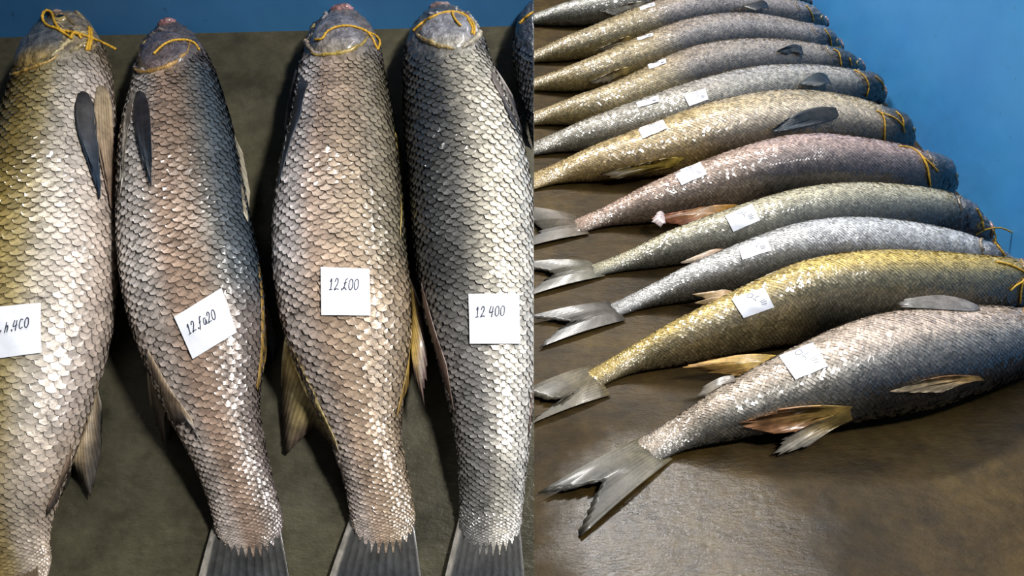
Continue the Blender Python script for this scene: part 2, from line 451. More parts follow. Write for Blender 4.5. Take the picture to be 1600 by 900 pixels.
    def fin(s, name, plane, base, tip, cb, ct, rays=14, rag=.06, bow=.006, ripple=.0012, thick=.0011, seed=0, edge=None, rows=8, over=True, bulge=0.0):
        """base, tip: lists of (px, py, height above the ground plane); a fan of rays between the two"""
        rng = np.random.default_rng(seed+int(s.seed*10))
        def un(L):
            L = np.array(L, float); return plane.at(L[:, 0], L[:, 1], L[:, 2])
        n = rays*2+1
        Bp = catmull(un(base), n) if len(base) > 1 else np.repeat(un(base), n, 0)
        Tp = resample(un(tip), n) if len(tip) > 1 else np.repeat(un(tip), n, 0)
        rg = 1-rag*np.abs(rng.normal(size=n)); rg[1::2] = rg[1::2]-rag*.8
        Tp = Bp+(Tp-Bp)*rg[:, None]
        k = np.linspace(0, 1, rows)
        V = Bp[None]*(1-k)[:, None, None]+Tp[None]*k[:, None, None]
        if bulge:
            lat = np.cross(Tp.mean(0)-Bp.mean(0), plane.n); lat /= np.linalg.norm(lat)
            if (Tp[-1]-Tp[0])@lat < 0 and (Bp[-1]-Bp[0])@lat < 0: lat = -lat
            V = V+lat*((np.linspace(-.5, .5, n)*bulge)[None, :]*np.sin(math.pi*k**.7)[:, None])[..., None]
        V = V+plane.n*(bow*np.sin(math.pi*k))[:, None, None]
        alt = np.where(np.arange(n) % 2 == 0, .3, -1.5)*ripple
        V = V+plane.n*(alt[None, :]*(sstep(np.linspace(0, 1, rows), 0, .45)*np.linspace(1.1, .6, rows))[:, None])[..., None]
        hh = (V-plane.p)@plane.n
        V = V+plane.n*np.where(hh < .003, .003-hh, 0)[..., None]
        W = V.reshape(-1, 3)
        for i in range(len(W) if over else 0):
            d = W[i]-CAM; D = np.linalg.norm(d); h = s.bvh.ray_cast(Vector(CAM), Vector(d/D))
            if h[0] is not None and h[3] < D+.0035: W[i] = CAM+d/D*(h[3]-.0034-.004*(i//n/rows)-(.001 if i % 2 else 0))
        V = W.reshape(rows, n, 3)
        cb, ct = lin(cb), lin(ct)
        kk = sstep(k, .15, .95)[:, None, None]
        c = (cb*(1-kk)+ct*kk)*np.ones((rows, n, 1))
        c = c*np.where(np.arange(n) % 2 == 0, 1.22, .72)[None, :, None]
        c = c*(1+.2*vnoise(k[:, None]*7, np.arange(n)[None, :]*.6, s.seed+seed))[..., None]
        if edge is not None:
            for j, e in ((0, edge), (1, edge)): c[:, j] = lin(e)
        V2 = np.concatenate([V.reshape(-1, 3)+plane.n*thick*.5, V.reshape(-1, 3)-plane.n*thick*.5])
        m = rows*n; f = grid_faces(rows, n); f2 = [tuple(q+m for q in x[::-1]) for x in f]
        rim = []
        for j in range(n-1): rim += [(j, j+1, m+j+1, m+j)[::-1], ((rows-1)*n+j, (rows-1)*n+j+1, m+(rows-1)*n+j+1, m+(rows-1)*n+j)]
        for i in range(rows-1): rim += [(i*n, (i+1)*n, m+(i+1)*n, m+i*n), (i*n+n-1, (i+1)*n+n-1, m+(i+1)*n+n-1, m+i*n+n-1)[::-1]]
        cc = np.clip(np.concatenate([c.reshape(-1, 3)]*2), .003, .9)
        o = mk(name, V2, f+f2+rim, M_FIN, s.root, col=cc); s.parts.append(o); return o
    def hit(s, px, py, off=0.0):
        d = ray(px, py); dn = d/np.linalg.norm(d)
        h = s.bvh.ray_cast(Vector(CAM), Vector(dn))
        if h[0] is None: return None
        return np.array(h[0])-dn*off
    def project(s, pts, off):
        """put a line of image points on this fish; points that miss keep the depth of their neighbour"""
        d = []
        for p in pts:
            h = s.hit(p[0], p[1]); d.append(None if h is None else (h-CAM)@FW)
        known = [i for i, x in enumerate(d) if x is not None]
        if not known: known = [0]; d[0] = 1.2
        out = []
        for i, p in enumerate(pts):
            dd = d[i] if d[i] is not None else d[min(known, key=lambda k: abs(k-i))]
            r = ray(p[0], p[1]); q = CAM+r*dd; out.append(q-off*r/np.linalg.norm(r))
        return np.array(out)
    def rebuild(s):
        """everything of the fish that a cord or a tag can lie on"""
        V, Fc, k = [], [], 0; L = np.array(s.root['_org'])
        for o in s.parts:
            if 'fin' in o.name or 'pupil' in o.name: continue
            me = o.data; c = np.empty(len(me.vertices)*3); me.vertices.foreach_get('co', c); c = c.reshape(-1, 3)+L
            V += c.tolist(); Fc += [[q+k for q in p.vertices] for p in me.polygons]; k += len(c)
        s.bvh = BVHTree.FromPolygons(V, Fc)
    def cord(s, strands, label, group, rad=.0017):
        s.rebuild()
        ms = []
        for st in strands:
            P = catmull(np.array(st, float), max(20, len(st)*7))
            W = smooth1(s.project(P, rad*2.0), 4)
            i = np.arange(len(W))
            ms.append(tube(W, rad*(1+.22*np.sin(i*1.9)), 6))
        if len(ms) == 1: return tag(mk('yellow_cord', *ms[0], M_CORD, loc=ms[0][0].mean(0)), label, 'cord', group)
        r = tag(empty('yellow_cord', ms[0][0].mean(0)), label, 'cord', group)
        for V, f in ms: mk('strand', V, f, M_CORD, r)
        return r
    def paper(s, quad, label, group, strokes=None, ink=.0006, n=12):
        s.rebuild()
        q = np.array(quad, float)                 # tl, tr, br, bl in px
        u = np.linspace(0, 1, n)
        def px(U, Vv): return (q[0]*(1-U)*(1-Vv)+q[1]*U*(1-Vv)+q[2]*U*Vv+q[3]*(1-U)*Vv)
        pts = np.array([px(a, b) for b in u for a in u])
        W = s.project(pts, .0032).reshape(n, n, 3)
        for _ in range(3):
            X = W.copy(); X[1:-1] = (W[:-2]+2*W[1:-1]+W[2:])/4; W = X
            X = W.copy(); X[:, 1:-1] = (W[:, :-2]+2*W[:, 1:-1]+W[:, 2:])/4; W = X
        nn = np.cross(W[-1, 0]-W[0, 0], W[0, -1]-W[0, 0]); nn /= np.linalg.norm(nn)
        W += nn*(.0006*np.sin(np.arange(n)*.9+s.seed)[None, :]*np.cos(np.arange(n)*.6)[:, None])[..., None]
        V = np.concatenate([W.reshape(-1, 3), W.reshape(-1, 3)-nn*.0005]); m = n*n
        f = [x[::-1] for x in grid_faces(n, n)]; f += [tuple(k+m for k in x[::-1]) for x in f]
        o = mk('paper_tag', V, f, M_PAPER, loc=W.reshape(-1, 3).mean(0), smooth=True)
        tag(o, label, 'paper tag', group)
        if strokes:
            Vs, fs, k = [], [], 0
            for st in strokes:
                P = catmull(np.array(st, float), max(8, len(st)*5)) if len(st) > 2 else resample(st, 6)
                U = np.clip(P[:, 0], 0, 1)*(n-1); Y = np.clip(P[:, 1], 0, 1)*(n-1)
                i = np.clip(Y.astype(int), 0, n-2); j = np.clip(U.astype(int), 0, n-2); a = (U-j)[:, None]; b = (Y-i)[:, None]
                Q = W[i, j]*(1-a)*(1-b)+W[i, j+1]*a*(1-b)+W[i+1, j]*(1-a)*b+W[i+1, j+1]*a*b
                tv, tf = tube(Q+nn*.0003, ink, 5); Vs.append(tv); fs += [tuple(z+k for z in x) for x in tf]; k += len(tv)
            mk('handwriting', np.vstack(Vs), fs, M_INK, parent=o)
        return o
    def clip(s):
        """end the fish at the edge of the slab"""
        for o in s.parts:
            bm = bmesh.new(); bm.from_mesh(o.data)
            L = Vector(s.root['_org'])
            p0 = Vector(CAM)-L
            a = Vector(ray(833.8, 0)); b = Vector(ray(833.8, 900)); nn = a.cross(b); nn.normalize()
            if nn.x < 0: nn = -nn
            g = bmesh.ops.bisect_plane(bm, geom=bm.verts[:]+bm.edges[:]+bm.faces[:], plane_co=p0, plane_no=nn, clear_outer=True)
            if o.name.startswith('body'):
                ed = [e for e in g['geom_cut'] if isinstance(e, bmesh.types.BMEdge)]
                if ed: bmesh.ops.contextual_create(bm, geom=ed)
            if len(bm.faces) == 0:
                bm.free(); bpy.data.objects.remove(o); continue
            bm.to_mesh(o.data); bm.free()

def left_fish(rows, spec, q=.74):
    R = np.array(rows, float)            # y, xl, xr from snout to tail
    yy = np.linspace(R[0, 0], R[-1, 0], 160)
    # denser at the snout
    xl = np.interp(yy, R[:, 0], R[:, 1]); xr = np.interp(yy, R[:, 0], R[:, 2])
    xl = smooth1(xl, 14); xr = smooth1(xr, 14)
    xl[0], xr[0] = R[0, 1], R[0, 2]
    b = np.full(160, .06)
    for _ in range(6):
        l = RAMP.at(xl, yy, b); r = RAMP.at(xr, yy, b); a = np.linalg.norm(r-l, axis=1)/2; b = a*q
    u = np.linspace(0, 1, NT)**1.15
    idx = u*159
    res = lambda X: np.stack([np.interp(idx, np.arange(160), X[:, k]) for k in range(X.shape[1])], 1)
    C = res((l+r)/2); A = np.interp(idx, np.arange(160), a); B = np.interp(idx, np.arange(160), b)
    tt = np.linspace(0, 1, NT); k = 1-.82*sstep(tt, .82, 1.0)
    C = C-RAMP.n*(B*(1-k))[:, None]; B = B*k; A = A*(1-.22*sstep(tt, .95, 1.0))
    return Fish(C, A, B, RAMP.n, RAMP, spec)

PROF_T = np.array([0, .012, .03, .06, .10, .16, .24, .34, .44, .55, .66, .76, .85, .93, 1.0])
PROF_R = np.array([.40, .46, .53, .61, .70, .81, .92, 1.0, .99, .90, .73, .56, .42, .34, .32])
def right_fish(topline, rmax, q, spec, prof=None):
    P = catmull(np.array(topline, float), 160)           # px, head first
    P[14:] = smooth1(P[8:], 90)[6:]
    T = np.gradient(P, axis=0); T /= np.linalg.norm(T, axis=1)[:, None]
    nrm = np.stack([T[:, 1], -T[:, 0]], 1)
    nrm = np.where((nrm[:, 1] < 0)[:, None], -nrm, nrm)
    nrm = smooth1(nrm, 30)
    t = np.linspace(0, 1, 160)
    Rr = rmax*np.interp(t, PROF_T, PROF_R if prof is None else prof); Rr = smooth1(Rr, 40); Rr[:4] = rmax*np.array([.26, .36, .43, .47])
    kq = 1-.86*sstep(t, .80, 1.0)
    depth = np.full(160, 1.6)
    for _ in range(8):
        wpx = Rr*F/depth
        c = P+nrm*wpx[:, None]
        el = PITCH+np.arctan((c[:, 1]-450)/F)
        a = Rr/np.sqrt(np.sin(el)**2+(q*np.cos(el))**2); b = a*q*kq
        C = FLOOR.at(c[:, 0], c[:, 1], b)
        depth = (C-CAM)@FW
    C = smooth1(C, 30)
    u = np.linspace(0, 1, NT)**1.15; idx = u*159
    C2 = np.stack([np.interp(idx, np.arange(160), C[:, k]) for k in range(3)], 1)
    return Fish(C2, np.interp(idx, np.arange(160), a), np.interp(idx, np.arange(160), b), FLOOR.n, FLOOR, spec)

# ---- handwriting
GL = {'1': [[(.2, .3), (.5, .0), (.45, 1.0)], [(.1, 1.0), (.8, .95)]],
      '2': [[(.05, .3), (.3, 0), (.7, .1), (.65, .45), (.0, 1.0), (.45, .9), (1.0, .95)]],
      '.': [[(.4, .85), (.55, .95), (.42, 1.0), (.4, .85)]],
      '0': [[(.5, .02), (.1, .3), (.1, .8), (.5, 1.0), (.9, .7), (.85, .2), (.5, .02)]],
      '4': [[(.25, .0), (.0, .6), (.9, .5)], [(.75, .05), (.55, 1.05)]],
      '5': [[(.95, .0), (.45, .08), (.3, .45), (.7, .6), (.6, 1.0), (.0, 1.05)]],
      'f': [[(1.0, .05), (.6, .0), (.45, .4), (.2, .95), (.1, 1.15)], [(.2, .5), (.7, .42)]],
      'e': [[(.9, .0), (.5, .15), (.35, .6), (.0, .9), (.35, .8), (.8, 1.0)], [(.1, .4), (.75, .35)]],
      'a': [[(.8, .4), (.3, .35), (.1, .8), (.5, .95), (.8, .5), (.9, 1.0)]],
      'h': [[(.4, 0), (.1, 1.0)], [(.25, .55), (.7, .35), (.75, .6), (.6, 1.0)]],
      'c': [[(.9, .15), (.4, .05), (.1, .5), (.3, .95), (.9, .85)]]}
def write(txt, x, y, w, h, slope=0.0, slant=.1, gap=.25):
    out = []; n = len(txt)
    for i, ch in enumerate(txt):
        if ch == ' ': x += w*.8; continue
        for st in GL[ch]:
            out.append([(x+w*a+slant*h*(1-b), y+h*b+slope*(x+w*a)) for a, b in st])
        x += w*(1+gap) if ch != '.' else w*.7
    return out
SCR = [[(.42, .12), (.5, .05), (.6, .1), (.58, .22), (.45, .2), (.42, .12)], [(.55, .3), (.6, .42), (.55, .5)], [(.62, .3), (.75, .28)],
       [(.68, .55), (.85, .5)], [(.7, .62), (.88, .6)], [(.7, .7), (.85, .72)]]

GL_GROUP = 'large fish lying on the sloping slab'
GR_GROUP = 'fish laid in a row on the wet floor'
TAGG = 'handwritten paper tags stuck on the fish'
CORDG = 'yellow cords tied round the snouts'
def fz(pts, h): return [(p[0], p[1], p[2] if len(p) > 2 else h) for p in pts]

# ================= left: fish on the slab
# --- first fish
f1 = left_fish([(21, 88, 118), (26, 78, 128), (36, 70, 134), (60, 50, 150), (100, 31, 166), (150, 20, 172), (200, 4, 174), (300, -22, 176), (400, -42, 177),
                (500, -54, 169), (560, -58, 156), (620, -60, 138), (700, -58, 112), (760, -56, 90), (820, -54, 68), (870, -52, 60), (905, -54, 66), (930, -44, 58)],
    dict(label='olive-yellow and cream fish cut off by the left edge of the picture', group=GL_GROUP, seed=1.3,
         stops=[(-60, (205, 190, 175)), (20, (206, 190, 178)), (58, (220, 210, 198)), (72, (204, 194, 176)), (86, (180, 164, 118)), (102, (154, 134, 74)), (130, (116, 100, 54)), (210, (76, 70, 50))],  # olive flank, darker to the left with some shade painted into the colour
         head=(112, 98, 66), head_w=.75, zones=[(.75, 1.1, (165, 140, 100), .35)], dark=.6, head_t=.175))
g = f1.patch('gill_cover', .098, 112, .06, 44, .006, (96, 100, 104), (168, 142, 84), ridges=.3)
f1.band('gill_membrane', [(.125, 162), (.158, 140), (.166, 112), (.16, 90), (.145, 76)], .0025, .002, (196, 158, 84))
f1.band('jaw_fold', [(.035, 95), (.045, 72), (.065, 60), (.08, 50)], .0038, .003, (150, 130, 96))
f1.band('jaw_fold', [(.05, 110), (.062, 88), (.08, 72)], .003, .002, (172, 152, 108))
f1.band('gill_bone', [(.15, 84), (.12, 66), (.098, 52), (.088, 30)], .004, .003, (188, 172, 128))
f1.band('gill_bone', [(.14, 62), (.122, 46), (.11, 28)], .0035, .003, (176, 158, 112))
f1.eye(.052, 78, .0105); f1.lips((176, 152, 148), .009, 30, 150, .012)
f1.folds(12, (.03, .13), (25, 82), [(186, 168, 126), (148, 126, 92), (104, 86, 66), (196, 184, 150)])
f1.fin('pectoral_fin', RAMP, fz([(122, 146), (130, 143), (138, 146)], .075), fz([(148, 290), (153, 306), (157, 320), (159, 290)], .085), (58, 56, 56), (38, 54, 72), 9, bow=.006, bulge=.015)
f1.fin('pectoral_fin', RAMP, fz([(152, 136), (160, 134), (168, 138)], .06), fz([(170, 320), (178, 352), (180, 300)], .05), (170, 152, 124), (150, 128, 112), 7, bulge=.012)
f1.fin('anal_fin', RAMP, fz([(154, 583), (142, 640), (118, 712)], .035), fz([(161, 640), (158, 710), (142, 786), (126, 752), (116, 738)], .008), (150, 132, 104), (74, 70, 66), 13, edge=(190, 182, 168))
f1.fin('pelvic_fin', RAMP, fz([(116, 690), (100, 730), (84, 775)], .03), fz([(112, 750), (95, 778), (74, 806)], .006), (140, 118, 100), (62, 56, 52), 8)
f1.fin('tail_fin', RAMP, fz([(-48, 880), (4, 890), (58, 880)], .014), fz([(-110, 1040), (4, 985), (96, 1040)], .006), (120, 104, 84), (60, 62, 68), 24, rag=.02, over=False)
# --- second fish
f2 = left_fish([(37, 254, 274), (42, 246, 282), (55, 236, 296), (75, 224, 314), (100, 215, 325), (150, 206, 344), (200, 194, 358), (260, 190, 371), (320, 189, 381), (380, 191, 392),
                (430, 197, 404), (490, 211, 412), (540, 228, 412), (600, 250, 406), (650, 276, 403), (700, 304, 411), (770, 325, 424), (825, 332, 437), (850, 338, 434), (868, 350, 424)],
    dict(label='fish with pinkish-brown flank and slate-blue side, tag tilted, second from the left', group=GL_GROUP, seed=2.1,
         stops=[(-60, (60, 72, 82)), (10, (64, 76, 88)), (42, (84, 92, 98)), (58, (118, 114, 108)), (76, (158, 136, 118)), (94, (174, 150, 132)), (113, (212, 204, 198)), (135, (228, 222, 218)), (170, (206, 196, 186)), (240, (130, 118, 108))],
         head=(98, 88, 88), head_w=.8, zones=[(.6, 1.1, (170, 145, 128), .4)], dark=.75, head_t=.165))
f2.patch('gill_cover', .105, 92, .052, 44, .006, (104, 96, 102), (126, 112, 112), ridges=.5)
f2.band('gill_membrane', [(.09, 44), (.125, 58), (.152, 82), (.155, 108), (.138, 132), (.12, 148)], .0032, .002, (190, 148, 80))
f2.band('jaw_fold', [(.05, 60), (.07, 90), (.085, 125), (.09, 150)], .003, .003, (84, 76, 84))
f2.band('jaw_fold', [(.035, 120), (.055, 140), (.085, 158)], .004, .003, (58, 52, 56))
f2.patch('cheek_patch', .055, 148, .03, 26, .003, (52, 46, 50), None, ridges=.8)
f2.eye(.064, 150, .0095); f2.lips((156, 112, 116), .010, 40, 140, .013)
f2.folds(11, (.03, .12), (95, 160), [(70, 62, 66), (150, 140, 146), (104, 90, 96), (176, 160, 150)])
f2.fin('pectoral_fin', RAMP, fz([(213, 144), (219, 142), (226, 146)], .07), fz([(228, 272), (234, 288), (237, 299), (239, 270)], .088), (50, 46, 48), (34, 44, 56), 9, bow=.006, bulge=.012)
f2.fin('pectoral_fin', RAMP, fz([(203, 132), (207, 142), (211, 152)], .05), fz([(190, 250), (183, 335), (192, 280)], .045), (120, 112, 104), (150, 144, 134), 5)
f2.fin('dorsal_fin', RAMP, fz([(366, 210), (374, 262), (380, 330)], .055), fz([(380, 240), (391, 300), (388, 348)], .035), (128, 122, 108), (200, 192, 170), 7, rag=.02)
f2.fin('pelvic_fin', RAMP, fz([(404, 408), (408, 470), (408, 540), (402, 598)], .05), fz([(416, 450), (420, 510), (416, 560), (404, 614)], .03), (176, 142, 76), (170, 140, 82), 8, rag=.02)
f2.fin('pelvic_fin', RAMP, fz([(410, 450), (412, 500)], .03), fz([(436, 540), (428, 566)], .008), (96, 92, 86), (54, 58, 66), 6)
f2.fin('anal_fin', RAMP, fz([(231, 545), (262, 600), (300, 655)], .04), fz([(236, 640), (261, 714), (276, 662), (292, 658), (320, 694)], .008), (138, 120, 98), (66, 60, 60), 14, edge=(160, 148, 130))
f2.fin('tail_fin', RAMP, fz([(338, 800), (386, 815), (434, 800)], .007), fz([(286, 1010), (384, 945), (474, 1010)], .006), (70, 70, 68), (46, 50, 58), 11, ripple=.0042, bow=.004, edge=(150, 146, 138), rag=.02, over=False)
# --- third fish
f3 = left_fish([(17, 524, 550), (22, 512, 560), (34, 498, 572), (50, 487, 584), (80, 476, 594), (120, 468, 601), (150, 462, 606), (200, 453, 615), (260, 439, 623), (330, 430, 629), (400, 429, 634),
                (470, 438, 641), (530, 452, 643), (600, 482, 634), (680, 519, 624), (740, 538, 633), (815, 548, 647), (842, 552, 645), (862, 562, 636)],
    dict(label='tan and silver fish with a square tag and yellow fins, third from the left', group=GL_GROUP, seed=3.4,
         stops=[(-60, (96, 92, 76)), (15, (112, 106, 90)), (50, (140, 130, 112)), (80, (180, 160, 138)), (104, (186, 164, 148)), (122, (214, 206, 204)), (140, (230, 224, 224)), (175, (200, 192, 190)), (240, (110, 100, 92))],
         head=(116, 110, 112), head_w=.85, zones=[(.55, 1.1, (182, 156, 130), .45)], dark=.72, head_t=.165))
f3.patch('gill_cover', .098, 92, .052, 46, .006, (134, 132, 140), (160, 150, 138), ridges=.4)
f3.band('gill_membrane', [(.10, 40), (.13, 58), (.15, 84), (.15, 110), (.138, 128)], .0032, .002, (186, 160, 82))
f3.band('gill_bone', [(.085, 172), (.1, 150), (.125, 132), (.138, 122)], .004, .003, (170, 152, 132))
f3.patch('cheek_patch', .058, 150, .034, 28, .003, (56, 50, 52), None, ridges=.8)
f3.band('jaw_fold', [(.02, 150), (.035, 132), (.05, 128)], .003, .002, (178, 170, 172))
f3.eye(.062, 152, .0095); f3.lips((180, 134, 136), .011, 40, 140, .014)
f3.folds(11, (.03, .12), (100, 165), [(66, 60, 62), (186, 180, 186), (130, 120, 124), (170, 156, 140)])
f3.fin('pectoral_fin', RAMP, fz([(462, 108), (470, 118), (482, 132)], .06), fz([(444, 200), (431, 300), (428, 318), (452, 228), (470, 180)], .03), (48, 48, 52), (58, 66, 78), 9)
f3.fin('dorsal_fin', RAMP, fz([(616, 203), (624, 260), (628, 335)], .055), fz([(629, 235), (633, 300), (625, 374)], .035), (170, 146, 74), (176, 156, 98), 7, rag=.02)
f3.fin('pelvic_fin', RAMP, fz([(637, 425), (644, 480), (642, 540)], .05), fz([(659, 480), (670, 570), (664, 638), (650, 600)], .045), (180, 150, 78), (104, 86, 82), 10, rag=.1, edge=(190, 176, 160))
f3.fin('pelvic_fin', RAMP, fz([(643, 500), (640, 550), (632, 600)], .05), fz([(650, 560), (640, 600), (618, 658)], .03), (186, 156, 78), (160, 128, 70), 7)
f3.fin('anal_fin', RAMP, fz([(446, 524), (486, 605), (526, 690)], .04), fz([(439, 605), (444, 716), (472, 686), (488, 668), (504, 684), (534, 714)], .008), (176, 158, 104), (92, 80, 70), 16, rag=.05, edge=(186, 178, 140))
f3.fin('tail_fin', RAMP, fz([(552, 795), (598, 810), (644, 795)], .007), fz([(488, 985), (592, 945), (670, 985)], .006), (70, 70, 68), (46, 50, 58), 11, ripple=.0042, bow=.004, edge=(150, 146, 138), rag=.02, over=False)
# --- fourth fish
f4 = left_fish([(12, 676, 702), (17, 664, 716), (28, 652, 732), (45, 641, 748), (80, 632, 760), (120, 630, 772), (150, 630, 786), (200, 632, 806), (260, 638, 824), (320, 643, 833), (400, 650, 838),
                (480, 663, 840), (560, 686, 838), (640, 705, 832), (700, 715, 825), (780, 719, 816), (825, 717, 813), (848, 720, 810), (866, 730, 800)],
    dict(label='beige-silver fish with a dark, partly shaded left side and square tag, beside the right edge of the slab', group=GL_GROUP, seed=4.2,
         stops=[(-60, (196, 190, 180)), (20, (206, 202, 194)), (60, (208, 202, 186)), (78, (194, 188, 172)), (90, (140, 136, 126)), (101, (84, 84, 82)), (130, (60, 62, 64)), (180, (50, 52, 56)), (240, (50, 52, 54))],  # dark left half: own grey, deepened by shade painted into the colour
         head=(90, 92, 97), head_w=.85, zones=[(.6, 1.1, (190, 186, 182), .35)], dark=.7, head_t=.165))
f4.patch('gill_cover', .1, 82, .05, 44, .006, (150, 150, 158), (178, 172, 160), ridges=.6)
f4.band('gill_membrane', [(.098, 132), (.12, 116), (.14, 98), (.152, 80)], .004, .002, (176, 154, 104))
f4.band('jaw_fold', [(.05, 118), (.062, 92), (.068, 66), (.08, 46)], .0035, .003, (196, 188, 190))
f4.band('jaw_fold', [(.066, 112), (.078, 88), (.086, 62)], .0028, .003, (120, 108, 116))
f4.band('gill_bone', [(.15, 70), (.125, 48), (.1, 30), (.085, 20)], .0045, .003, (200, 190, 168))
f4.eye(.06, 62, .0095); f4.lips((150, 128, 130), .009, 40, 140, .012)
f4.folds(12, (.04, .12), (25, 90), [(96, 88, 94), (206, 200, 200), (150, 140, 146), (190, 180, 160)])
f4.fin('pectoral_fin', RAMP, fz([(762, 90), (768, 104), (768, 124)], .055), fz([(812, 168), (832, 236), (827, 240), (798, 186)], .03), (120, 112, 108), (54, 58, 66), 8, edge=(172, 166, 160))
f4.fin('pelvic_fin', RAMP, fz([(658, 440), (678, 510), (698, 570)], .03), fz([(664, 500), (690, 585), (711, 648)], .008), (140, 118, 108), (110, 90, 84), 8)
f4.fin('anal_fin', RAMP, fz([(834, 590), (829, 640)], .03), fz([(833, 650), (825, 692)], .012), (170, 138, 128), (110, 90, 84), 6)
f4.fin('tail_fin', RAMP, fz([(720, 798), (766, 812), (811, 798)], .007), fz([(676, 985), (752, 945), (826, 985)], .006), (70, 70, 68), (46, 50, 58), 11, ripple=.0042, bow=.004, edge=(150, 146, 138), rag=.02, over=False)
f4.clip()
# --- fifth fish, only a sliver of it lies on the slab
f5 = left_fish([(-4, 838, 862), (2, 828, 876), (15, 816, 890), (35, 806, 905), (60, 801, 920), (100, 803, 935), (160, 820, 960), (220, 834, 985), (300, 850, 1010), (420, 862, 1030), (560, 875, 1030), (700, 905, 1010), (850, 915, 1005)],
    dict(label='sliver of a dark fish at the top right corner of the sloping slab', group=GL_GROUP, seed=5.2,
         stops=[(-60, (60, 64, 70)), (90, (64, 68, 76)), (180, (60, 66, 76)), (240, (50, 52, 54))], head=(66, 72, 84), head_w=.8, head_t=.165))
f5c = f5.cord([[(812, 36), (820, 28), (828, 22), (833, 19)]], 'short end of yellow cord at the top right corner of the slab', CORDG)
f5.clip()

f1.cord([[(112, 60), (88, 44), (76, 41), (68, 34), (66, 24), (70, 17), (77, 16), (82, 23), (85, 34), (95, 46), (112, 50), (132, 55), (150, 62), (166, 69), (181, 77)],
         [(110, 60), (114, 52), (121, 51), (127, 60)], [(139, 42), (139, 60), (135, 78)], [(142, 44), (143, 60), (139, 78)]],
        'looped yellow cord with a loose end on the snout of the leftmost fish', CORDG, .002)
f2.cord([[(240, 84), (246, 78), (255, 70), (270, 63), (290, 62), (304, 67), (311, 77)]], 'thin yellow cord arched over the snout of the second fish from the left', CORDG)
f3.cord([[(492, 62), (504, 60), (510, 50), (525, 42), (545, 40), (562, 44), (575, 50), (588, 56), (594, 66), (590, 78)], [(570, 46), (580, 56), (586, 68), (590, 77)]],
        'yellow cord with a doubled loop over the snout of the third fish from the left', CORDG)
f4.cord([[(645, 48), (660, 35), (680, 24), (700, 18), (720, 20), (735, 30), (742, 44), (740, 54)], [(706, 19), (711, 30), (720, 40)], [(729, 26), (738, 42), (737, 52)]],
        'yellow cord circling the snout of the fish with the dark, partly shaded side', CORDG)
f1.paper([(-14, 480), (63, 473), (64, 551), (-12, 561)], 'white handwritten tag cut off by the left edge of the picture', TAGG,
         [[(.15, .52), (.2, .46)]]+write('h.4c0', .26, .36, .09, .2, slope=-.14, slant=.12))
f2.paper([(272, 495), (346, 450), (370, 519), (301, 561)], 'white handwritten tag stuck at a tilt on the pinkish-brown fish', TAGG, write('12.fa20', .12, .28, .075, .22, slope=.02, slant=.1))
f3.paper([(501, 417), (577, 420), (579, 493), (502, 492)], 'square white handwritten tag on the tan fish, third from the left', TAGG, write('12.e00', .16, .24, .09, .24, slope=-.03, slant=.1))
f4.paper([(732, 459), (811, 459), (813, 537), (734, 537)], 'square white handwritten tag on the beige-silver fish with the dark, partly shaded side', TAGG, write('12 400', .12, .27, .085, .21, slope=-.06, slant=.1))

# ================= right: fish in a row on the floor
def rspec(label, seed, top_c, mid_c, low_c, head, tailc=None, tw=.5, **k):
    low_c = tuple(c*.62 for c in low_c)  # darkens the lower flanks: underside shade painted into the fish colour
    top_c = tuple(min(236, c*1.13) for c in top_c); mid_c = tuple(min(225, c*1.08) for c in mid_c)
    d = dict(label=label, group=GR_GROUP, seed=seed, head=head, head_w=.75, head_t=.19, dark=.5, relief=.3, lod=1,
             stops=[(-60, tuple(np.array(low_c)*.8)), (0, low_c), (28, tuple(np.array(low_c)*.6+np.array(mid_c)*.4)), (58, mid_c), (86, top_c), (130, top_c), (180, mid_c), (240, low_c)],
             zones=[(.62, 1.1, tailc, tw)] if tailc else [])
    d.update(k); return d
RF = {}
# front grey fish (J)
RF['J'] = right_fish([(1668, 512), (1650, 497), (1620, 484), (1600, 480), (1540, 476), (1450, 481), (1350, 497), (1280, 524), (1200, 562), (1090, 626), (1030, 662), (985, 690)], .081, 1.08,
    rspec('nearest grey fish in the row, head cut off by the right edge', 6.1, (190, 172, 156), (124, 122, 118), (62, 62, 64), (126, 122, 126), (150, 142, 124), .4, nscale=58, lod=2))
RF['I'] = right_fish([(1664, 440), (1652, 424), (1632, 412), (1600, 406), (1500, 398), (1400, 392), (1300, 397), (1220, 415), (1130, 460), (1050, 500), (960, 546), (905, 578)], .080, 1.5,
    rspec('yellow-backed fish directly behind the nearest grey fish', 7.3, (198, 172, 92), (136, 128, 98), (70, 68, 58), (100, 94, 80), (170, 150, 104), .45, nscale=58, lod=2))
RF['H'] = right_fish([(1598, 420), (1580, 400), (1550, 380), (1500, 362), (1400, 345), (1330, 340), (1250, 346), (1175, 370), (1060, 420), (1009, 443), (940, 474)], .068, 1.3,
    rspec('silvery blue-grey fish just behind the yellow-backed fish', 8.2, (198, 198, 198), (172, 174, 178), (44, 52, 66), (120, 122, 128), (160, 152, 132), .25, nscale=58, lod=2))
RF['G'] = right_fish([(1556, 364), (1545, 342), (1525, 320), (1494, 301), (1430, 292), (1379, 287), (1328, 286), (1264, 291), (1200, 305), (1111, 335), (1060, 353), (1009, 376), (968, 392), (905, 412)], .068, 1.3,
    rspec('olive-silver fish whose cord end sticks out over the blue wall', 9.4, (186, 178, 150), (150, 148, 132), (44, 52, 62), (104, 106, 112), (170, 164, 140), .3, nscale=58, lod=2))
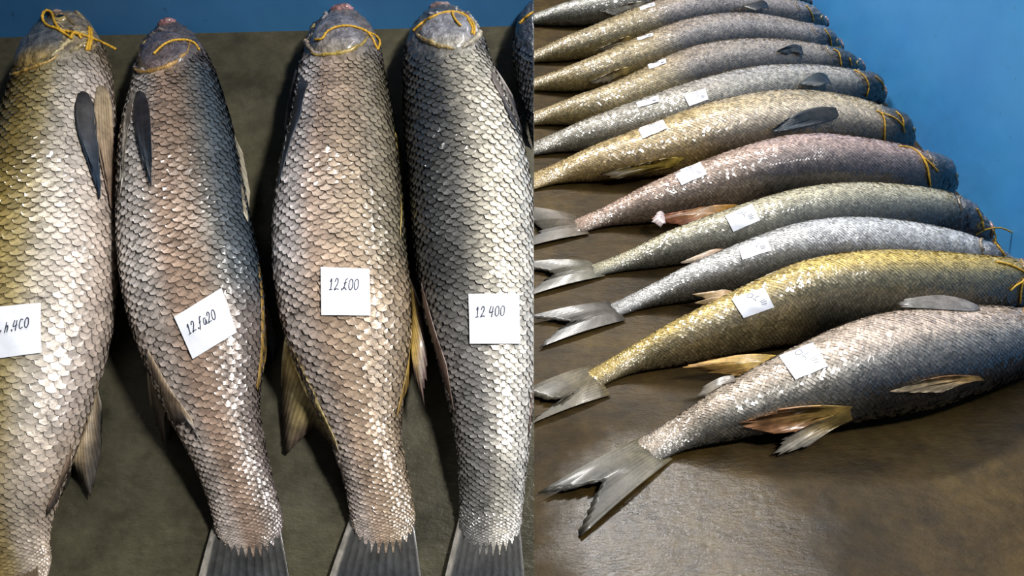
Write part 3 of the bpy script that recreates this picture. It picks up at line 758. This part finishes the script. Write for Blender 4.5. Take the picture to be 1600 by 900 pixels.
RF['F'] = right_fish([(1496, 292), (1494, 264), (1472, 245), (1443, 232), (1379, 222), (1328, 214), (1251, 209), (1213, 214), (1150, 231), (1098, 249), (1035, 277), (958, 310), (880, 342)], .082, 1.15,
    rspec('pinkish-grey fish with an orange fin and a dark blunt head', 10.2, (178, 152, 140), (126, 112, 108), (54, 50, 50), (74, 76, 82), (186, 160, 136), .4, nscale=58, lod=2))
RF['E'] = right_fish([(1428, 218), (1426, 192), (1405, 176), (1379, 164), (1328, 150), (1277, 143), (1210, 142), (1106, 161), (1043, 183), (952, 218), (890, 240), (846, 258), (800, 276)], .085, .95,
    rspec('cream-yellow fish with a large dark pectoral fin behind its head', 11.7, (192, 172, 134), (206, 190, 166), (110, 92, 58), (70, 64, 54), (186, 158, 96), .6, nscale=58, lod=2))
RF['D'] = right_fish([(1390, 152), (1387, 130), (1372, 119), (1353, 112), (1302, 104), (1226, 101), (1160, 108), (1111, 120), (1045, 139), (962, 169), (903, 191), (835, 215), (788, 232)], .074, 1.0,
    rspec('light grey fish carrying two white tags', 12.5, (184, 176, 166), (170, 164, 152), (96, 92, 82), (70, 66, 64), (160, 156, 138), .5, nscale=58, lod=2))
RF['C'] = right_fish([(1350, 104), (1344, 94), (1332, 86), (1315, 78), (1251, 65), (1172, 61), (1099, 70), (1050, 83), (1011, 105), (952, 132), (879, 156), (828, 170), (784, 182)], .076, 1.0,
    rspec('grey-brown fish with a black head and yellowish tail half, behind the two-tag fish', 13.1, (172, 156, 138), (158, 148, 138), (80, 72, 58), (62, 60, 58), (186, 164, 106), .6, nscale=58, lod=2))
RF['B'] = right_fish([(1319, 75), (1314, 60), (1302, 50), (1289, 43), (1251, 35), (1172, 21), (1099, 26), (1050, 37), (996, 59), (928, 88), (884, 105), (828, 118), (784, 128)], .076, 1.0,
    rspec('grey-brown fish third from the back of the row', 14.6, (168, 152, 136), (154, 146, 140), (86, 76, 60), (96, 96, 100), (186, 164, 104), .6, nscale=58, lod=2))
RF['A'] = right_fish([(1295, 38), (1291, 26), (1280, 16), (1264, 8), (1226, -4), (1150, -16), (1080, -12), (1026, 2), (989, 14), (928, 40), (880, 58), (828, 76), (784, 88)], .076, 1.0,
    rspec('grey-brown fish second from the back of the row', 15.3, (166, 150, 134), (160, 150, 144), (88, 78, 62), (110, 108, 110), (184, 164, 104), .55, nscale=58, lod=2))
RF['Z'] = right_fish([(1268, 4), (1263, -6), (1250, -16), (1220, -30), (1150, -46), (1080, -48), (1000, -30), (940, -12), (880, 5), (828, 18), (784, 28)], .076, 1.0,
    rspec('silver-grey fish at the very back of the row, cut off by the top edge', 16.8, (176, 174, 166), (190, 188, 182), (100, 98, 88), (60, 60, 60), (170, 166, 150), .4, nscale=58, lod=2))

for k, fs in RF.items():
    fs.patch('gill_cover', .1, 70, .055, 40, .004, tuple(np.array(fs.spec['head'])*1.15), tuple(np.array(fs.spec['head'])*1.05), ridges=.4)
    fs.band('gill_membrane', [(.12, 118), (.15, 96), (.162, 70), (.155, 44)], .003, .001, (176, 140, 84) if k in 'IJ' else (140, 122, 96))
    fs.eye(.055, 38, .0085); fs.lips((176, 140, 138), .008, 10, 150, .014)
# tails
def rtail(k, b, tp, cb, ct, n=13):
    b = [(x+16, y-5, z) for x, y, z in b]; cb = tuple(c*.82 for c in cb); ct = tuple(c*.78 for c in ct)
    RF[k].fin('tail_fin', FLOOR, b, tp, cb, ct, n, rag=.02, bow=.005, ripple=.003, rows=10, over=False)
rtail('J', [(985, 688, .006), (1005, 706, .007), (1035, 722, .005)], [(838, 772, .012), (880, 768, .012), (940, 752, .02), (925, 780, .012), (900, 836, .006), (908, 838, .006)], (120, 112, 89), (76, 73, 64))
rtail('I', [(906, 576, .006), (922, 598, .007), (938, 622, .005)], [(815, 612, .012), (850, 625, .012), (880, 624, .02), (852, 640, .01), (808, 672, .005)], (120, 108, 80), (96, 89, 73))
rtail('H', [(936, 476, .006), (950, 490, .007), (962, 505, .005)], [(820, 496, .012), (870, 500, .012), (890, 503, .02), (870, 515, .01), (836, 546, .005)], (96, 89, 80), (83, 80, 75))
rtail('G', [(904, 412, .006), (918, 424, .007), (930, 436, .005)], [(800, 412, .012), (850, 422, .012), (866, 428, .02), (845, 440, .01), (810, 468, .005)], (120, 115, 97), (89, 84, 73))
rtail('F', [(880, 340, .006), (893, 354, .007), (905, 370, .005)], [(780, 320, .012), (830, 345, .012), (846, 358, .02), (830, 370, .01), (790, 396, .005)], (120, 107, 89), (80, 75, 64))
rtail('E', [(800, 272, .006), (809, 288, .007), (816, 304, .005)], [(704, 266, .012), (744, 292, .02), (704, 326, .005)], (112, 92, 56), (76, 70, 56))
rtail('D', [(790, 230, .006), (796, 238, .007), (802, 248, .005)], [(704, 224, .012), (744, 242, .02), (704, 266, .005)], (104, 100, 89), (76, 73, 64))
rtail('C', [(785, 179, .006), (790, 187, .007), (796, 197, .005)], [(696, 161, .012), (736, 187, .02), (696, 199, .005)], (112, 99, 72), (76, 73, 64))
rtail('B', [(785, 127, .006), (790, 135, .007), (796, 144, .005)], [(696, 111, .012), (736, 137, .02), (696, 161, .005)], (112, 99, 72), (76, 73, 64))
rtail('A', [(785, 85, .006), (790, 93, .007), (796, 101, .005)], [(696, 71, .012), (736, 95, .02), (696, 117, .005)], (112, 99, 72), (76, 73, 64))
rtail('Z', [(785, 27, .006), (790, 35, .007), (796, 44, .005)], [(696, 21, .012), (736, 41, .02), (696, 61, .005)], (112, 107, 96), (76, 73, 64))
# other fins
def rfin(k, name, b, tp, cb, ct, n=9, **kw): RF[k].fin(name, FLOOR, b, tp, cb, ct, n, **kw)
rfin('J', 'pectoral_fin', [(1528, 477, .15), (1532, 484, .15)], [(1410, 468, .165), (1399, 474, .16), (1404, 480, .16)], (120, 114, 110), (104, 102, 98), 8, rag=.03, bulge=.022)
rfin('J', 'pectoral_fin', [(1530, 588, .085), (1538, 594, .075)], [(1440, 594, .085), (1400, 606, .08), (1382, 614, .07), (1470, 614, .06)], (190, 150, 84), (206, 184, 150), 8, rag=.04, edge=(150, 110, 70))
rfin('J', 'pelvic_fin', [(1332, 636, .06), (1322, 646, .05)], [(1210, 640, .06), (1138, 664, .05), (1190, 680, .045), (1240, 676, .045)], (196, 160, 84), (170, 122, 84), 10, rag=.06)
rfin('J', 'anal_fin', [(1328, 640, .05), (1332, 656, .035)], [(1215, 690, .02), (1195, 714, .008), (1212, 716, .006), (1262, 698, .012)], (196, 166, 96), (150, 144, 132), 9, rag=.08)
rfin('J', 'pelvic_fin', [(1146, 586, .08), (1150, 596, .08)], [(1096, 606, .06), (1084, 622, .05), (1100, 620, .055)], (120, 112, 104), (150, 142, 130), 6)
rfin('I', 'pelvic_fin', [(1216, 556, .06), (1206, 578, .045)], [(1120, 560, .06), (1056, 574, .045), (1100, 582, .03), (1150, 588, .025)], (206, 172, 84), (190, 150, 92), 10, rag=.05)
rfin('H', 'pelvic_fin', [(1150, 458, .05), (1146, 470, .045)], [(1110, 456, .05), (1079, 460, .045), (1104, 468, .04), (1079, 475, .03), (1120, 478, .03)], (176, 140, 92), (180, 156, 120), 8, rag=.05)
rfin('G', 'pelvic_fin', [(1136, 390, .05), (1132, 400, .045)], [(1090, 398, .045), (1058, 412, .04), (1100, 412, .035)], (160, 130, 104), (176, 158, 136), 7)
rfin('F', 'pelvic_fin', [(1152, 320, .06), (1140, 334, .045)], [(1060, 332, .055), (994, 343, .045), (1040, 350, .03), (1072, 354, .025)], (196, 142, 62), (160, 104, 78), 10, rag=.06)
rfin('F', 'fin_lobe', [(1038, 334, .055), (1040, 350, .05)], [(1024, 334, .055), (1016, 344, .05), (1022, 354, .045), (1032, 356, .045)], (200, 184, 184), (206, 192, 192), 6, rag=.12)
rfin('E', 'pectoral_fin', [(1306, 168, .125), (1311, 180, .12)], [(1214, 196, .14), (1202, 206, .13), (1222, 206, .125)], (54, 52, 48), (40, 50, 58), 9, rag=.02, bulge=.035)
rfin('E', 'pelvic_fin', [(1070, 246, .06), (1052, 262, .045)], [(1000, 258, .055), (924, 273, .04), (960, 280, .03), (1000, 276, .025)], (190, 166, 76), (90, 76, 50), 9)
rfin('D', 'pectoral_fin', [(1292, 118, .125), (1300, 132, .12)], [(1268, 116, .135), (1246, 132, .125), (1280, 136, .12)], (40, 42, 44), (44, 54, 60), 7, rag=.02)
rfin('C', 'pectoral_fin', [(1252, 72, .125), (1256, 86, .12)], [(1226, 74, .135), (1211, 80, .13), (1230, 84, .12)], (40, 40, 40), (36, 40, 44), 6, rag=.02)
rfin('B', 'pelvic_fin', [(988, 104, .05), (980, 116, .04)], [(940, 120, .04), (912, 132, .03), (950, 130, .02)], (180, 156, 96), (170, 160, 140), 7)
rfin('A', 'pelvic_fin', [(990, 56, .05), (982, 66, .04)], [(950, 70, .04), (928, 80, .03), (960, 78, .02)], (180, 156, 96), (170, 160, 140), 7)
rfin('A', 'pectoral_fin', [(1198, 4, .13), (1202, 14, .12)], [(1180, 3, .135), (1158, 10, .13), (1180, 17, .125)], (40, 38, 36), (40, 40, 40), 6, rag=.02)
rfin('Z', 'pelvic_fin', [(1010, 2, .05), (1000, 12, .04)], [(960, 12, .04), (934, 19, .03), (960, 24, .02)], (190, 184, 166), (200, 196, 186), 7)
# tags
def rtag(k, q, label): RF[k].paper(q, label, TAGG, SCR, .00042)
rtag('J', [(1217, 556), (1270, 535), (1294, 572), (1243, 593)], 'large white tag on the nearest grey fish')
rtag('I', [(1143, 467), (1194, 449), (1210, 480), (1162, 497)], 'white tag on the yellow-backed fish')
rtag('H', [(1154, 385), (1197, 369), (1205, 391), (1160, 406)], 'white tag on the silvery blue-grey fish')
rtag('G', [(1133, 337), (1175, 318), (1188, 344), (1146, 362)], 'white tag on the olive-silver fish')
rtag('F', [(1053, 269), (1094, 253), (1105, 272), (1065, 289)], 'white tag on the pinkish-grey fish with the orange fin')
rtag('E', [(996, 201), (1036, 187), (1043, 200), (1005, 216)], 'white tag on the cream-yellow fish')
rtag('D', [(1068, 148), (1102, 138), (1107, 155), (1077, 166)], 'right-hand one of the two white tags on the light grey fish')
rtag('D', [(994, 160), (1028, 149), (1031, 158), (997, 168)], 'left-hand one of the two white tags on the light grey fish')
rtag('C', [(1012, 101), (1040, 91), (1041, 98), (1015, 108)], 'small white tag on the fish behind the two-tag fish')
rtag('B', [(995, 59), (1020, 51), (1021, 55), (997, 63)], 'narrow white tag on the fish third from the back')
rtag('A', [(999, 11), (1022, 3), (1024, 8), (1001, 16)], 'narrow white tag at the top edge, second fish from the back')
# cords
def rcord(k, s, label): RF[k].cord(s, label, CORDG, .0017)
rcord('I', [[(1558, 409), (1580, 414), (1600, 424), (1625, 438)], [(1606, 430), (1598, 440), (1588, 446), (1579, 454)], [(1600, 436), (1596, 452), (1594, 474)]], 'frayed yellow cord at the right edge on the yellow-backed fish')
rcord('H', [[(1555, 379), (1564, 390), (1572, 402)]], 'faint yellow cord on the snout of the silvery blue-grey fish')
rcord('G', [[(1527, 326), (1535, 343), (1537, 358)], [(1525, 367), (1540, 359), (1563, 356), (1583, 364)], [(1552, 359), (1556, 372), (1553, 382)]], 'yellow cord with an end sticking out over the blue wall')
rcord('F', [[(1405, 228), (1425, 231), (1440, 243), (1450, 262), (1454, 291)], [(1438, 240), (1449, 262), (1452, 280)], [(1440, 243), (1455, 256), (1466, 268)]], 'thick yellow cord knotted on the dark blunt head')
rcord('E', [[(1370, 173), (1379, 178), (1383, 195), (1382, 222)], [(1377, 176), (1398, 184), (1410, 195), (1414, 207)], [(1400, 174), (1410, 184), (1413, 198)]], 'yellow cord lattice round the snout of the cream-yellow fish')
rcord('D', [[(1335, 109), (1350, 118), (1358, 135), (1354, 152)], [(1368, 119), (1380, 131), (1381, 142)]], 'double yellow cord on the snout of the two-tag fish')
rcord('C', [[(1302, 77), (1311, 82), (1315, 103)], [(1328, 90), (1331, 103)]], 'yellow cord on the black head behind the two-tag fish')
rcord('B', [[(1288, 45), (1297, 58), (1300, 74)], [(1300, 74), (1314, 74)]], 'yellow cord on the snout third from the back')
rcord('A', [[(1260, 8), (1268, 20), (1272, 34)]], 'yellow cord on the snout second from the back')

for o in bpy.data.objects:
    if '_org' in o: del o['_org']
